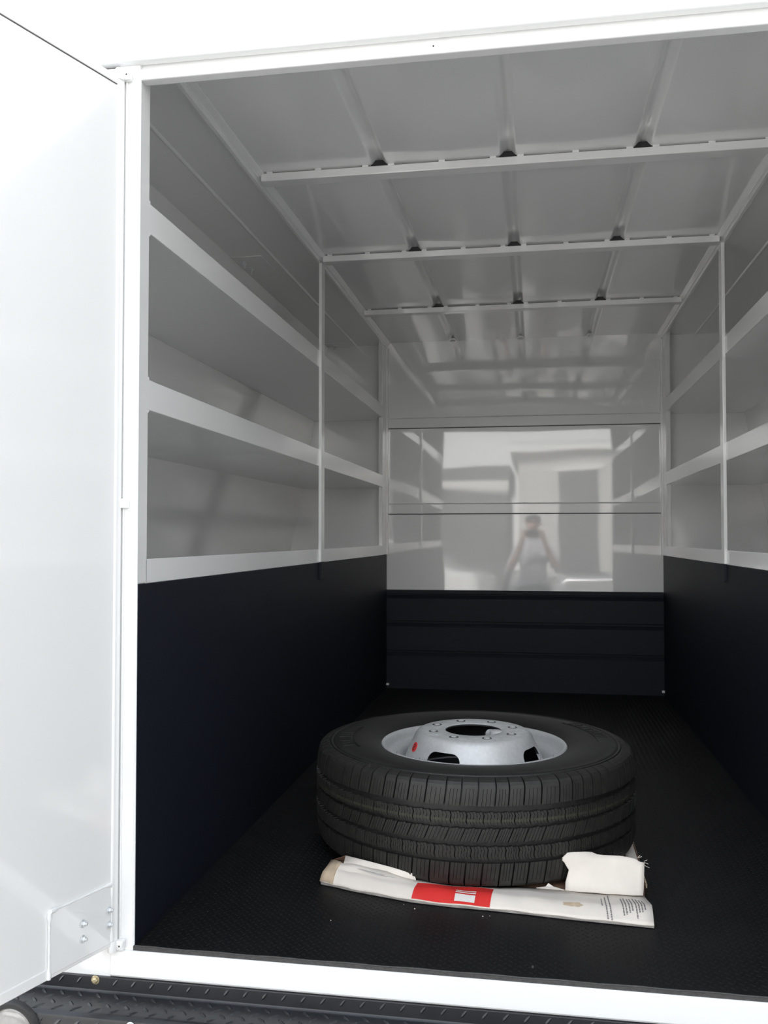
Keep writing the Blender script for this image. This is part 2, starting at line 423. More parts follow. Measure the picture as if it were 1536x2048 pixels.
ct = obj('door_catch', mb, 'paint', trim := bpy.data.objects['trim_2'], bevel=.0016)

# ------------------------------------------------------------------ rubber mat
mt = thing('floor_mat', 'black rubber mat with fine raised tread covering the cargo floor', 'mat', (0, 0, -.006))
obj('mat_sheet', bx((.0015, -.001, 0), (W-.0015, D-.008, .0046)), 'mat', mt, bevel=.0008)
obj('mat_edge', MB().tube([(.002 + (W-.004)*k/40, -.0012, .0043+.0006*math.sin(k*1.7)) for k in range(41)], .0014, 6), 'linerstrip', mt, smooth=1)
mb = MB(); spots = []
P = .0165; ny = int((D-.03)/(P/2)); nx = int((W-.02)/P)
for j in range(ny):
    for i in range(nx):
        a = (PI/4 if j % 2 == 0 else -PI/4) + .15
        spots.append((.012 + i*P + (P/2 if j % 2 else 0), .008 + j*P/2, a))
lozenges(mb, spots, .0100, .0030, .0007, lambda u, v, h: (u, v, .0046+h))
o = obj('mat_tread', mb, 'mat', mt, fixn=False); o['kind'] = 'stuff'; o['label'] = 'fine raised diagonal tread bars'

# ------------------------------------------------------------------ black tread plate step bumper
bump = thing('bumper', 'black diamond tread plate step bumper under the white sill', 'bumper', (0, 0, -.2))
zb = .2
obj('kick_plate', bx((-.7, -.007, zb-.080), (W+.7, .002, zb-.0565)), 'tread', bump, bevel=.001)
mb = MB()
pts = [(-.006, zb-.0725)] + [(-.0065-.0065*(1-math.cos(t)), zb-.0765-.0065*math.sin(t)) for t in (0, .4, .8, 1.2, 1.57)]
poly = pts + [(-.068, zb-.083), (-.074, zb-.0845), (-.0785, zb-.088), (-.080, zb-.094), (-.080, zb-.190), (-.074, zb-.190), (-.074, zb-.094), (-.068, zb-.09), (-.006, zb-.09)]
mb.prism(poly, 'x', -.7, W+.7)
obj('step_plate', mb, 'tread', bump, smooth=.6)
P = .0335
mb = MB(); sp = []
for i in range(-16, 48):
    sp.append((i*P+.004, zb-.0655, PI/4+.1))
lozenges(mb, sp, .018, .0045, .0016, lambda u, v, h: (u, -.007-h, v))
o = obj('kick_tread', mb, 'tread', bump); o['kind'] = 'stuff'
mb = MB(); sp = []
for i in range(-16, 48):
    for j in range(4):
        sp.append((i*P + (P/2 if j % 2 else 0) + .012, -.0175 - j*.0155, -(PI/4) if j % 2 == 0 else PI/4))
lozenges(mb, sp, .022, .0062, .0019, lambda u, v, h: (u, v, zb-.083+h))
o = obj('step_tread', mb, 'tread', bump); o['kind'] = 'stuff'
mb = MB(); sp = []
for i in range(-16, 48):
    for j in range(5):
        sp.append((i*P + (P/2 if j % 2 else 0) + .004, zb-.101 - j*.0165, PI/4 if j % 2 == 0 else -PI/4))
lozenges(mb, sp, .023, .0062, .0021, lambda u, v, h: (u, -.080-h, v))
o = obj('face_tread', mb, 'tread', bump); o['kind'] = 'stuff'
for x, y, z, m_ in ((-.066, -.007, zb-.0625, 'brass'), (.034, -.0801, zb-.0945, 'zinc')):
    mb = MB(); mb.lathe([(0, 0), (.0062, 0), (.0062, .002), (.0055, .0042), (.003, .0052), (0, .0052)], 6)
    mb.lathe([(0, 0), (.0078, 0), (.0075, .0012), (0, .0012)], 16)
    o = obj('bolt', mb, m_, bump, bevel=.0006); o.location = (x, y, z); o.rotation_euler = (PI/2, 0, 0)
mb = MB(); mb.lathe([(.038, 0), (.040, .006), (.046, .0075), (.052, .005), (.054, 0)], 40)
lr = obj('lamp_grommet', mb, 'black', bump, smooth=1); lr.location = (-.178, -.080, zb-.121); lr.rotation_euler = (PI/2, 0, 0)
mb = MB(); mb.lathe([(0, .006), (.02, .0055), (.034, .0035), (.0395, 0)], 40)
ll = obj('lamp_lens', mb, 'lens', lr, smooth=1)

# ------------------------------------------------------------------ spare wheel
TX, TY, TZ = .5446, .6610, .0120
wheel = thing('spare_wheel', 'spare truck tyre lying flat on a silver dished steel wheel', 'wheel', (TX, TY, TZ))
R = .3705; SW = .222; ZM = SW/2
top = [(.2105,.199),(.2125,.203),(.216,.2065),(.226,.211),(.245,.2165),(.268,.2205),(.292,.222),(.312,.2208),(.3235,.2188),(.3265,.2196),(.3285,.2186),
       (.3315,.2170),(.334,.2190),(.337,.2188),(.3385,.2155),(.345,.2125),(.352,.207),(.357,.199),(.3598,.188),(.3612,.17),(.3618,.14)]
prof = top + [(r, SW-z) for r, z in top[::-1]]
mb = MB(); mb.lathe(prof, 160)
tyre = obj('tyre', mb, 'rubber', wheel, smooth=.9)
def crown(z):
    t = abs(z-ZM)/.098; return R - .0005 - .0072*t**4
NB = 72
pat = [1, .86, 1.12, 1, 1.3, .92, 1.06, .86, 1.18]
raw = [pat[(i*5+i//9) % 9] for i in range(NB)]; tot = sum(raw)
starts = []; acc = 0
for p_ in raw: starts.append(2*PI*acc/tot); acc += p_
starts.append(2*PI)
rows = [(.168, .2005, .004, 0, 4, .0034, 'sh', 1), (.1320, .1560, -.011, .004, 5, .0024, '', 0), (.0985, .1245, .011, .0, 5, .0026, '', 0),
        (.0650, .0895, -.011, .004, 5, .0024, '', 0), (.0215, .0570, .004, 0, 4, .0034, 'sh', -1)]
for ri, (z0, z1, slant, S_, ns, gap, kind, dirn) in enumerate(rows):
    mb = MB(); off = (0, .35, .1, .6, .25)[ri]*2*PI/NB
    for bi in range(NB):
        a0, a1 = starts[bi]+off, starts[bi+1]+off
        ga = gap/R
        aw = (a1-a0-ga)
        for k in range(ns):
            b0 = a0+ga/2+aw*k/ns; b1 = a0+ga/2+aw*(k+1)/ns
            sg = .00042/R
            if k: b0 += sg
            if k < ns-1: b1 -= sg
            st = ((k % 3)-1)*.0009 if kind == '' else 0
            zs = [z0+st+(z1-z0)*t/4 for t in range(5)]
            vs = []
            for z in zs:
                ze = (z-(z0+z1)/2)/(z1-z0)
                sh = (slant*ze + S_*math.tanh(7*ze))/R
                rr = crown(z); ri_ = rr-.0085
                for rad, bb in ((rr, b0), (rr, b1), (ri_, b0), (ri_, b1)):
                    vs.append((rad*math.cos(bb+sh), rad*math.sin(bb+sh), z))
            fs = []
            for q in range(4):
                o_ = q*4
                fs += [(o_, o_+1, o_+5, o_+4), (o_+2, o_, o_+4, o_+6), (o_+1, o_+3, o_+7, o_+5)]
            fs += [(0, 2, 3, 1), (16, 17, 19, 18)]
            mb.add(vs, fs)
        if kind == 'sh':      # solid shoulder lug running over the edge on to the sidewall
            pts = [(crown(.2000), .1998, .008), (crown(.2065), .2065, .006), (.3592, .2118, .0045), (.3515, .2152, .003), (.3435, .2172, .002), (.3395, .2172, .002)]
            vs = []
            zz = .5*(z1-z0); sh0 = slant*.5/R*dirn
            for (r_, z_, dp), ex in zip(pts, (0, 0, .0004, .0008, .0012, .0016)):
                z_ = z_ if dirn > 0 else SW-z_
                e = ex/R
                nrm = (.9, .2) if z_ and r_ > .36 else (.35, .93)
                ri2, zi2 = r_-nrm[0]*dp, z_-nrm[1]*dp*dirn
                for rad, zq, bb in ((r_, z_, a0+ga/2-e*.5), (r_, z_, a1-ga/2+e*.5), (ri2, zi2, a0+ga/2-e*.5), (ri2, zi2, a1-ga/2+e*.5)):
                    vs.append((rad*math.cos(bb+sh0), rad*math.sin(bb+sh0), zq))
            fs = []; n_ = len(pts)
            for q in range(n_-1):
                o_ = q*4; fs += [(o_, o_+1, o_+5, o_+4), (o_+2, o_, o_+4, o_+6), (o_+1, o_+3, o_+7, o_+5)]
            e_ = (n_-1)*4
            fs += [(0, 2, 3, 1), (e_, e_+1, e_+3, e_+2)]
            mb.add(vs, fs)
    rb = obj('tread_rib', mb, 'treadrubber', tyre)
    if ri == 1:     # faint olive paint stripe round this rib
        rb['label'] = 'tread rib with a faint olive paint stripe'
        ms = MB(); n = 240
        for bi in range(NB):
            a0, a1 = starts[bi]+off, starts[bi+1]+off
            for k in range(ns):
                aw = a1-a0-gap/R
                b0 = a0+gap/2/R+aw*k/ns+.0006; b1 = a0+gap/2/R+aw*(k+1)/ns-.0006
                za, zb_ = .1375, .1425; vs = []
                for z in (za, zb_):
                    ze = (z-(z0+z1)/2)/(z1-z0); sh = (slant*ze+S_*math.tanh(7*ze))/R
                    for bb in (b0, b1): vs.append(((crown(z)+.0003)*math.cos(bb+sh), (crown(z)+.0003)*math.sin(bb+sh), z))
                ms.add(vs, [(0, 1, 3, 2)])
        obj('paint_stripe', ms, 'olive', tyre)
# moulded sidewall lettering block and mould whiskers
mb = MB()
def radial(a, r0, r1, w_, skew=0, h=.0017):
    def topz(r):
        for (ra, za), (rb_, zb_) in zip(top, top[1:]):
            if ra <= r <= rb_: return za+(zb_-za)*(r-ra)/(rb_-ra)
        return .22
    vs = []
    for t in (0, .33, .66, 1):
        r = r0+(r1-r0)*t; z = topz(r)
        for s in (-1, 1):
            aa = math.radians(a) + (skew*(t-.5) + s*w_/2)/r
            vs.append((r*math.cos(aa), r*math.sin(aa), z+h))
            vs.append((r*math.cos(aa), r*math.sin(aa), z-.0015))
    fs = []
    for q in range(3):
        o_ = q*4; fs += [(o_, o_+2, o_+6, o_+4), (o_, o_+4, o_+5, o_+1), (o_+2, o_+3, o_+7, o_+6)]
    fs += [(0, 1, 3, 2), (12, 14, 15, 13)]
    mb.add(vs, fs)
for base in (-172, 20):
    mb = MB()
    for da, sk, w_ in ((-10, 0, .005), (-6.5, 0, .004), (-3, 0, .006), (1, 0, .005), (5, .010, .005), (9, -.010, .005), (14, .006, .005), (18, 0, .004)):
        radial(base+da, .291, .317, w_, sk)
    obj('moulded_lettering', mb, 'rubber', tyre)
for r0, a0, a1 in ((.287, -192, -150), (.2835, -192, -150), (.287, 0, 42)):
    mb = MB(); mb.tube([(r0*math.cos(math.radians(a)), r0*math.sin(math.radians(a)), .2222) for a in range(a0, a1+1, 3)], .0011, 6)
    obj('moulded_arc', mb, 'rubber', tyre, smooth=1)
mb = MB()
for k in range(70):
    a = random.uniform(-PI, 0) if k % 4 else random.uniform(0, PI)
    z = random.choice([.0215, .168, .058, .131, .2, .215]) if k % 3 else .012
    r = crown(min(max(z, .013), .209))-.0005; l = random.uniform(.003, .007)
    p0 = Vector((r*math.cos(a), r*math.sin(a), z)); d_ = Vector((math.cos(a+random.uniform(-.3, .3)), math.sin(a), random.uniform(-.6, .6))).normalized()
    mb.tube([p0, p0+d_*l], .0003, 3)
for k in range(9):
    a = random.uniform(-2.6, -.5); r = .216
    p0 = Vector((r*math.cos(a), r*math.sin(a), .206)); mb.tube([p0, p0+Vector((random.uniform(-.002, .002), 0, .008))], .0003, 3)
o = obj('mould_whiskers', mb, 'rubber', tyre); o['kind'] = 'stuff'

# steel wheel
rimp = [(.2115,.1985),(.2165,.2025),(.2178,.2062),(.2160,.2088),(.2125,.2085),(.2090,.2050),(.2065,.198),(.2045,.190),(.200,.184),(.188,.1795),(.181,.172),(.178,.160),
        (.1765,.13),(.1765,.07),(.19,.045),(.205,.033),(.2085,.022),(.2155,.0135)]
mb = MB(); mb.lathe(rimp, 120)
rim = obj('rim', mb, 'silver', wheel, smooth=.9, solid=.002)
outer = [(.066,.2372),(.0675,.2387),(.120,.2387),(.127,.2378),(.1325,.2350),(.1365,.2300),(.140,.2235),(.165,.168),(.174,.150),(.1775,.135)]
inner = [(.1725,.135),(.169,.149),(.160,.166),(.1345,.221),(.131,.2275),(.127,.2315),(.122,.2332),(.118,.2337),(.066,.2337)]
mb = MB(); mb.lathe(outer+inner, 144, closed=True)
disc = obj('wheel_disc', mb, 'silver', wheel)
cut = MB()
for k in range(4):
    az = math.radians(-113 + 90*k); ca, sa = math.cos(az), math.sin(az)
    poly = []
    hw, z0, z1, rc = .041, .160, .2125, .021
    for cx, cz, s in ((hw-rc, z1-rc, 0), (-hw+rc, z1-rc, PI/2), (-hw+rc, z0+rc, PI), (hw-rc, z0+rc, 3*PI/2)):
        for t in range(6):
            poly.append((cx+rc*math.cos(s+t*PI/10), cz+rc*math.sin(s+t*PI/10)))
    n = len(poly); vs = []
    for rr in (.125, .20):
        vs += [(rr*ca - t*sa, rr*sa + t*ca, z) for t, z in poly]
    cut.add(vs, [tuple(range(n))[::-1], tuple(range(n, 2*n))] + [(i, (i+1) % n, n+(i+1) % n, n+i) for i in range(n)])
co = obj('cutter', cut, 'silver', wheel)
md = disc.modifiers.new('b', 'BOOLEAN'); md.object = co; md.operation = 'DIFFERENCE'; md.solver = 'EXACT'
bpy.context.view_layer.update()
dg = bpy.context.evaluated_depsgraph_get()
nm_ = bpy.data.meshes.new_from_object(disc.evaluated_get(dg))
disc.modifiers.clear(); disc.data = nm_
bpy.data.objects.remove(co)
nm_.materials.append(M['wheel_inside'])
for p in nm_.polygons:                                # the hollow back of the disc gets a darker colour
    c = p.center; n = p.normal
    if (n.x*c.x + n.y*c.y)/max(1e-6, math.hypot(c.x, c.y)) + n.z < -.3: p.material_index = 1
rim.data.materials.append(M['wheel_inside'])
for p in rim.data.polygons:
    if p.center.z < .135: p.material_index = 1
nm_.shade_smooth(); nm_.set_sharp_from_angle(angle=.75)
# dull machined top plate ring
mb = MB(); mb.lathe([(.0685, .2386), (.0695, .2391), (.121, .2391), (.1225, .2386)], 96)
hp = obj('hub_plate', mb, 'silverplate', wheel, smooth=.6)
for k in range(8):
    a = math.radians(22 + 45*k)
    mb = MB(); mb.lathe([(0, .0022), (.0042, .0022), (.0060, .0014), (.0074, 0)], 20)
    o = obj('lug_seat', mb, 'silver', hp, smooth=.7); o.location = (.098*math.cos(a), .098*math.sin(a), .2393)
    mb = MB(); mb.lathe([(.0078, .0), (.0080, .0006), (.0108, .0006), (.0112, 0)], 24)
    o = obj('lug_shade_ring', mb, 'linerstrip', hp, smooth=.7); o.location = (.098*math.cos(a), .098*math.sin(a), .2391)  # dark ring painted in for the shade in the lug hole
for a_, r_ in ((-118, .086), (175, .088), (-140, .105)):
    a = math.radians(a_); mb = MB(); mb.lathe([(0, .0012), (.003, .0012), (.005, 0)], 14)
    o = obj('stamp_dot', mb, 'silver', hp, smooth=.7); o.location = (r_*math.cos(a), r_*math.sin(a), .2391)
mb = MB(); mb.lathe([(0, .0125), (.0125, .0125), (.0145, .011), (.0145, 0), (0, 0)], 28)
o = obj('center_tab', mb, 'silverplate', disc, smooth=.7); o.location = (.0535, -.012, .2285)
# round red sticker with a black S on the cone
az = math.radians(-153)
sl = Vector((25e-3, 0, -55.5e-3)).normalized(); nl = Vector((55.5e-3, 0, 25e-3)).normalized()
def cone_pt(u, v, h):
    p = Vector((.1472, 0, .2075)) + Vector((0, 1, 0))*u + sl*(-v) + nl*h
    return (p.x*math.cos(az)-p.y*math.sin(az), p.x*math.sin(az)+p.y*math.cos(az), p.z)
mb = MB(); n = 28
vs = [cone_pt(.0118*math.cos(2*PI*k/n), .0118*math.sin(2*PI*k/n), .0012 - .0035*(math.cos(2*PI*k/n))**2*.14) for k in range(n)]
vs += [cone_pt(.0118*math.cos(2*PI*k/n), .0118*math.sin(2*PI*k/n), -.001) for k in range(n)]
mb.add(vs, [tuple(range(n))] + [(i, (i+1) % n, n+(i+1) % n, n+i) for i in range(n)])
st = obj('sticker', mb, 'sticker', disc); st['label'] = 'round red sticker with a black S'
spts = []
for k in range(13):
    t = math.radians(20 + k*20); spts.append((.0034*math.cos(t), .0032+.0032*math.sin(t)))
for k in range(12):
    t = math.radians(70 - k*20); spts.append((.0034*math.cos(t), -.0034+.0034*math.sin(t)))
mb = MB(); mb.tube([cone_pt(-u*1.0, v, .0014) for u, v in spts], .0008, 6)
obj('sticker_mark', mb, 'blackink', st)

# ------------------------------------------------------------------ flattened cardboard under the tyre
cb = thing('cardboard', 'torn flattened white cardboard box under the tyre with a red printed band', 'cardboard', (0, 0, 0))
ROW0 = [(.2583,.3124),(.2917,.3022),(.3286,.2876),(.3921,.2705),(.4528,.2537),(.5271,.2448),(.6013,.2409),(.6722,.2345),(.7425,.2262),(.8131,.2206),(.8995,.2138)]
ROW1 = [(.2620,.3408),(.2904,.3456),(.3257,.3376),(.3904,.3106),(.4535,.2900),(.5266,.2819),(.6014,.2771),(.6720,.2695),(.7438,.2649),(.8145,.2628),(.9023,.2706)]
ROW2 = [(.2600,.4094),(.2874,.3992),(.3204,.3959),(.3852,.3668),(.4517,.3289),(.5246,.3253),(.6010,.3252),(.6714,.3318),(.7460,.3291),(.8171,.3236),(.8938,.3291)]
ZC1 = [.024, .026, .026, .024, .021, .019, .019, .019, .019, .020, .021]      # height of the fold and of the valley behind it
ZC2 = [.030, .036, .038, .032, .022, .0135, .0135, .012, .010, .009, .009]
ROW1 = [(x + (.69-x)*(z-.019)/.69, y - 2.7*(z-.019)) for (x, y), z in zip(ROW1, ZC1)]
ROW2 = [(x + (.69-x)*(z-.014)/.69, y - 2.7*(z-.014)) for (x, y), z in zip(ROW2, ZC2)]
def lerp(a, b, t): return tuple(p+(q-p)*t for p, q in zip(a, b))
def onrow(row, s):
    s = min(max(s, 0), len(row)-1-1e-6); i = int(s); return lerp(row[i], row[i+1], s-i)
Z1 = [(z,) for z in ZC1]; Z2 = [(z,) for z in ZC2]
def surf(s, t, h=0):
    a, b, c = onrow(ROW0, s), onrow(ROW1, s), onrow(ROW2, s)
    if t <= 1:
        p = lerp(a, b, t); z = .0055+(onrow(Z1, s)[0]-.0055)*math.sin(t*PI/2)
    else:
        p = lerp(b, c, t-1); z = onrow(Z1, s)[0]+(onrow(Z2, s)[0]-onrow(Z1, s)[0])*(t-1)
    return Vector((p[0], p[1]-h*.45, z+.0008*math.sin(s*5+t*3)+h))
T_ = [0, .15, .35, .6, .85, 1, 1.15, 1.5, 2]
SS = [k*.25 for k in range(41)]
mb = MB(); mb.grid([[surf(s, t) for s in SS] for t in T_])
strip = obj('front_panel', mb, 'card', cb, smooth=.5, solid=.003)
mb = MB(); lo = [surf(s, 0) for s in SS]
mb.grid([[Vector((p.x, p.y+.003, .0005)) for p in lo], [Vector((p.x, p.y+.0008, p.z-.0012)) for p in lo]])
obj('front_edge', mb, 'cardgrey', cb, solid=.001)
def decal(name, m_, s0, s1, t0, t1, parent, skew=0, ns=8, nt=8, h=.0021):
    mb = MB(); mb.grid([[surf(s0+(s1-s0)*i/ns + skew*(t0+(t1-t0)*j/nt), t0+(t1-t0)*j/nt, h) for i in range(ns+1)] for j in range(nt+1)])
    return obj(name, mb, m_, parent)
rd = decal('red_band', 'red', 3.98, 6.02, .03, 1.55, cb, skew=.05, ns=14, nt=12)
rd['label'] = 'red printed band with a white stripe logo'
for t0, t1 in ((.86, .93), (.70, .78), (.14, .60)):
    decal('logo_bar', 'whiteprint', 5.10, 5.62, t0, t1, rd, skew=.04, h=.0034)
# tiny printed lines of small print running up the panel on the right (too small to read)
random.seed(3)
for s0, ta, tb in ((8.98, .78, 1.42), (9.07, .04, 1.62), (9.15, .01, 1.66), (9.42, .30, 1.46), (9.48, .36, 1.44), (9.55, .46, 1.40), (9.61, .56, 1.36), (9.69, .22, 1.50), (9.75, .48, 1.40), (9.81, .50, 1.36), (9.87, .62, 1.30)):
    mb = MB(); t = ta
    while t < tb:
        l = random.uniform(.03, .11)
        sk = -.03*(t)
        q = [surf(s0+sk-.014, t, .0022), surf(s0+sk+.014, t, .0022), surf(s0+sk+.014, t+l, .0022), surf(s0+sk-.014, t+l, .0022)]
        mb.add(q, [(0, 1, 2, 3)]); t += l+random.uniform(.012, .03)
    obj('small_print', mb, 'ink', cb)
# scuffed grey paper patches
for s0, s1, t0, t1 in ((7.0, 7.8, .62, 1.05), (7.9, 8.5, .52, .95), (1.9, 2.9, 1.0, 1.25)):
    mb = MB(); n = 18; cs, ct_ = (s0+s1)/2, (t0+t1)/2; vs = []
    for k in range(n):
        a = 2*PI*k/n; rr = random.uniform(.6, 1.0)
        vs.append(surf(cs+(s1-s0)/2*math.cos(a)*rr, ct_+(t1-t0)/2*math.sin(a)*rr, .0019))
    vs.append(surf(cs, ct_, .0021)); mb.add(vs, [(i, (i+1) % n, n) for i in range(n)])
    obj('scuff_patch', mb, 'kraft' if s0 > 7.85 else 'card', cb)
# brown inner board carrying the tyre
mb = MB()
poly = [(.275, .385), (.32, .362), (.45, .325), (.60, .320), (.75, .325), (.896, .325), (.905, .40), (.909, .55), (.908, .690), (.86, .70), (.79, .52), (.62, .455), (.40, .47), (.29, .54)]
mb.prism(poly, 'z', .0012, .0112)
obj('base_board', mb, 'brown', cb)
mb = MB(); mb.prism([(.880, .45), (.9055, .46), (.9055, .655), (.897, .695), (.885, .655)], 'z', .0112, .0119)
obj('white_liner', mb, 'card', cb)
mb = MB()
for k in range(22):
    y = .40 + k*.013; mb.box((.907, y, .002), (.9095, y+.007, .0105))
o = obj('corrugation_edge', mb, 'kraft', cb); o['kind'] = 'stuff'
# left upright flap with the torn box end
FB = [(*ROW2[k], ZC2[k]) for k in (1, 2, 3, 4)]
FT = [(.3009,.3560,.0462),(.3500,.3365,.0454),(.4040,.3210,.0410),(.4500,.3100,.0350)]
mb = MB(); mb.grid([[Vector(a).lerp(Vector(b), t)+Vector((0, .0015*math.sin(t*PI), 0)) for a, b in zip(FB, FT)] for t in (0, .3, .6, 1)])
fl = obj('left_flap', mb, 'card', cb, smooth=.6, solid=.0025); fl['label'] = 'upright left flap with a grey smudge'
mb = MB(); n = 26; vs = [surf(2.65+.75*math.cos(2*PI*k/n)*random.uniform(.75, 1), 1.45+.16*math.sin(2*PI*k/n)*random.uniform(.5, 1), .0019) for k in range(n)] + [surf(2.65, 1.45, .0022)]
mb.add(vs, [(i, (i+1) % n, n) for i in range(n)])
obj('smudge', mb, 'cardgrey', cb)
mb = MB(); mb.grid([[surf(s_, t_, .0024) + Vector((-.002 if s_ == 0 else 0, 0, 0)) for t_ in (0, .3, .6, 1, 1.5, 2)] for s_ in (0, .25, .5, .8)])
obj('torn_end', mb, 'kraft', cb, smooth=.8, solid=.002)
mb = MB(); mb.add([(.2720,.3720,.031),(.3010,.3590,.0455),(.3050,.366,.032)], [(0, 1, 2)])
obj('torn_corner', mb, 'brown', cb, solid=.002)
# right standing torn flap
FR = [[(.7461,.3300,.0135),(.7956,.3274,.0138),(.8494,.3266,.014),(.8935,.3285,.014)],
      [(.7470,.345,.024),(.7962,.343,.026),(.850,.343,.026),(.8965,.345,.0215)],
      [(.7476,.347,.0485),(.797,.357,.048),(.852,.357,.047),(.8985,.358,.0360)],
      [(.7435,.349,.0625),(.798,.366,.064),(.853,.366,.063),(.9000,.366,.0560)],
      [(.7385,.350,.0675),(.799,.371,.0772),(.854,.370,.0728),(.9010,.369,.0662)]]
def flap_grid():
    out = []
    for row in FR:
        r = []
        for i in range(3):
            for k in range(5): r.append(Vector(row[i]).lerp(Vector(row[i+1]), k/5))
        r.append(Vector(row[3])); out.append(r)
    jag = [.0, .0095, .0085, .0065, .004, 0, -.003, -.0025, -.001, 0, .0005, .001, .0015, .0018, -.0025, -.003]
    for p, j in zip(out[-1], jag): p.z += j
    for r in out:
        for i, p in enumerate(r): p.y += .0012*math.sin(i*1.3+p.z*90)
    out[2][0].x += .006; out[3][0].x += .001
    return out
mb = MB(); mb.grid(flap_grid())
fr = obj('right_flap', mb, 'card', cb, smooth=.8, solid=.0026); fr['label'] = 'torn white flap standing up against the tyre'
mb = MB()
for p, q in (((.900,.369,.066),(.909,.369,.070)), ((.9,.369,.064),(.912,.368,.060)), ((.901,.369,.058),(.914,.366,.053)), ((.888,.37,.072),(.895,.37,.079)), ((.89,.37,.072),(.899,.37,.076)), ((.745,.36,.042),(.738,.36,.037)), ((.745,.36,.042),(.737,.361,.041))):
    mb.tube([p, Vector(p).lerp(Vector(q), .7)], .0004, 4)
o = obj('paper_fibres', mb, 'card', cb); o['kind'] = 'stuff'
mb = MB(); mb.add([(.690,.3318,.0145),(.745,.3300,.0145),(.7235,.338,.0165),(.7135,.3420,.0215),(.7085,.338,.016)], [(0, 1, 2, 4), (4, 2, 3)])
obj('torn_tip', mb, 'card', cb, solid=.0015)
# crumbs
def crumb(name, x, y, s, m_, label, cat, group=None):
    mb = MB(); n = 6
    vs = [(s*math.cos(k*PI/3)*random.uniform(.6, 1), s*math.sin(k*PI/3)*random.uniform(.6, 1), .0) for k in range(n)]
    vs += [(a*.6, b*.6, s*.7) for a, b, _ in vs]
    mb.add(vs, [tuple(range(n))[::-1], tuple(range(n, 2*n))]+[(i, (i+1) % n, n+(i+1) % n, n+i) for i in range(n)])
    o = obj(name, mb, m_); o.location = (x, y, -.0008); tag(o, label, cat, group)
crumb('rubber_fleck', .6836, .0344, .0045, 'black', 'small black fleck lying on the mat near the sill', 'fleck')
for x, y, s, l in ((.4381, .2472, .0011, 'tiny white crumb just under the left end of the red band'),
                   (.4617, .2300, .0018, 'larger white crumb below the left end of the red band'),
                   (.3156, .1538, .0013, 'lone white crumb on the mat left of the cardboard, nearest the sill'),
                   (.5913, .2176, .0016, 'white crumb below the right end of the red band'),
                   (.6040, .2220, .0012, 'tiny white crumb touching the cardboard edge right of the red band')):
    crumb('paper_crumb', x, y, s, 'card', l, 'crumb', 'paper crumbs on the mat')

# ------------------------------------------------------------------ the yard behind the photographer (seen mirrored in the bulkhead)
GZ = -.75
g = obj('ground', bx((-40, -45, GZ-.1), (40, 12, GZ)), 'concrete'); tag(g, 'pale concrete yard mirrored in the glossy bulkhead', 'ground', kind='structure')
bld = thing('building', 'pale low building with a dark doorway mirrored in the bulkhead', 'building', (.44, -6.2, GZ))
obj('wall', bx((0, -5, 0), (7, 0, 2.62)), 'wallgrey', bld)
obj('roof', MB().prism([(-5.2, 2.62), (.15, 2.62), (.15, 2.72), (-2.5, 3.1), (-5.2, 2.72)], 'x', -.12, 7.1), 'white2', bld)
obj('added_shade_wing', bx((3.0, 2.9, 0), (7, 15, 4.8)), 'wallgrey', bld)  # unseen wing, added to shade the open door
dr = obj('doorway', bx((.62, -.02, 0), (1.16, .01, 2.35)), 'darkdoor', bld)
obj('door_frame', bx((.56, -.01, 2.35), (1.22, .03, 2.42)), 'white2', dr)
w_ = obj('window', bx((2.6, -.02, .9), (4.2, .015, 1.9)), 'glass', bld)
obj('window_frame', bx((2.52, -.03, .84), (4.28, .008, 1.96)), 'white2', w_)
sh = thing('shed', 'long dark shed with a white stripe mirrored in the bulkhead', 'building', (-6.1, -8.4, GZ))
obj('wall', bx((-6, -4, 0), (6.30, 0, 2.28)), 'shed', sh)
obj('white_band', bx((-6, -.02, 2.22), (6.32, .05, 2.38)), 'white2', sh)
obj('fascia', bx((-6.1, -4.1, 2.38), (6.35, .12, 2.66)), 'shed', sh)
obj('shutter', bx((1.2, -.02, 0), (4.0, .03, 2.0)), 'darkdoor', sh)

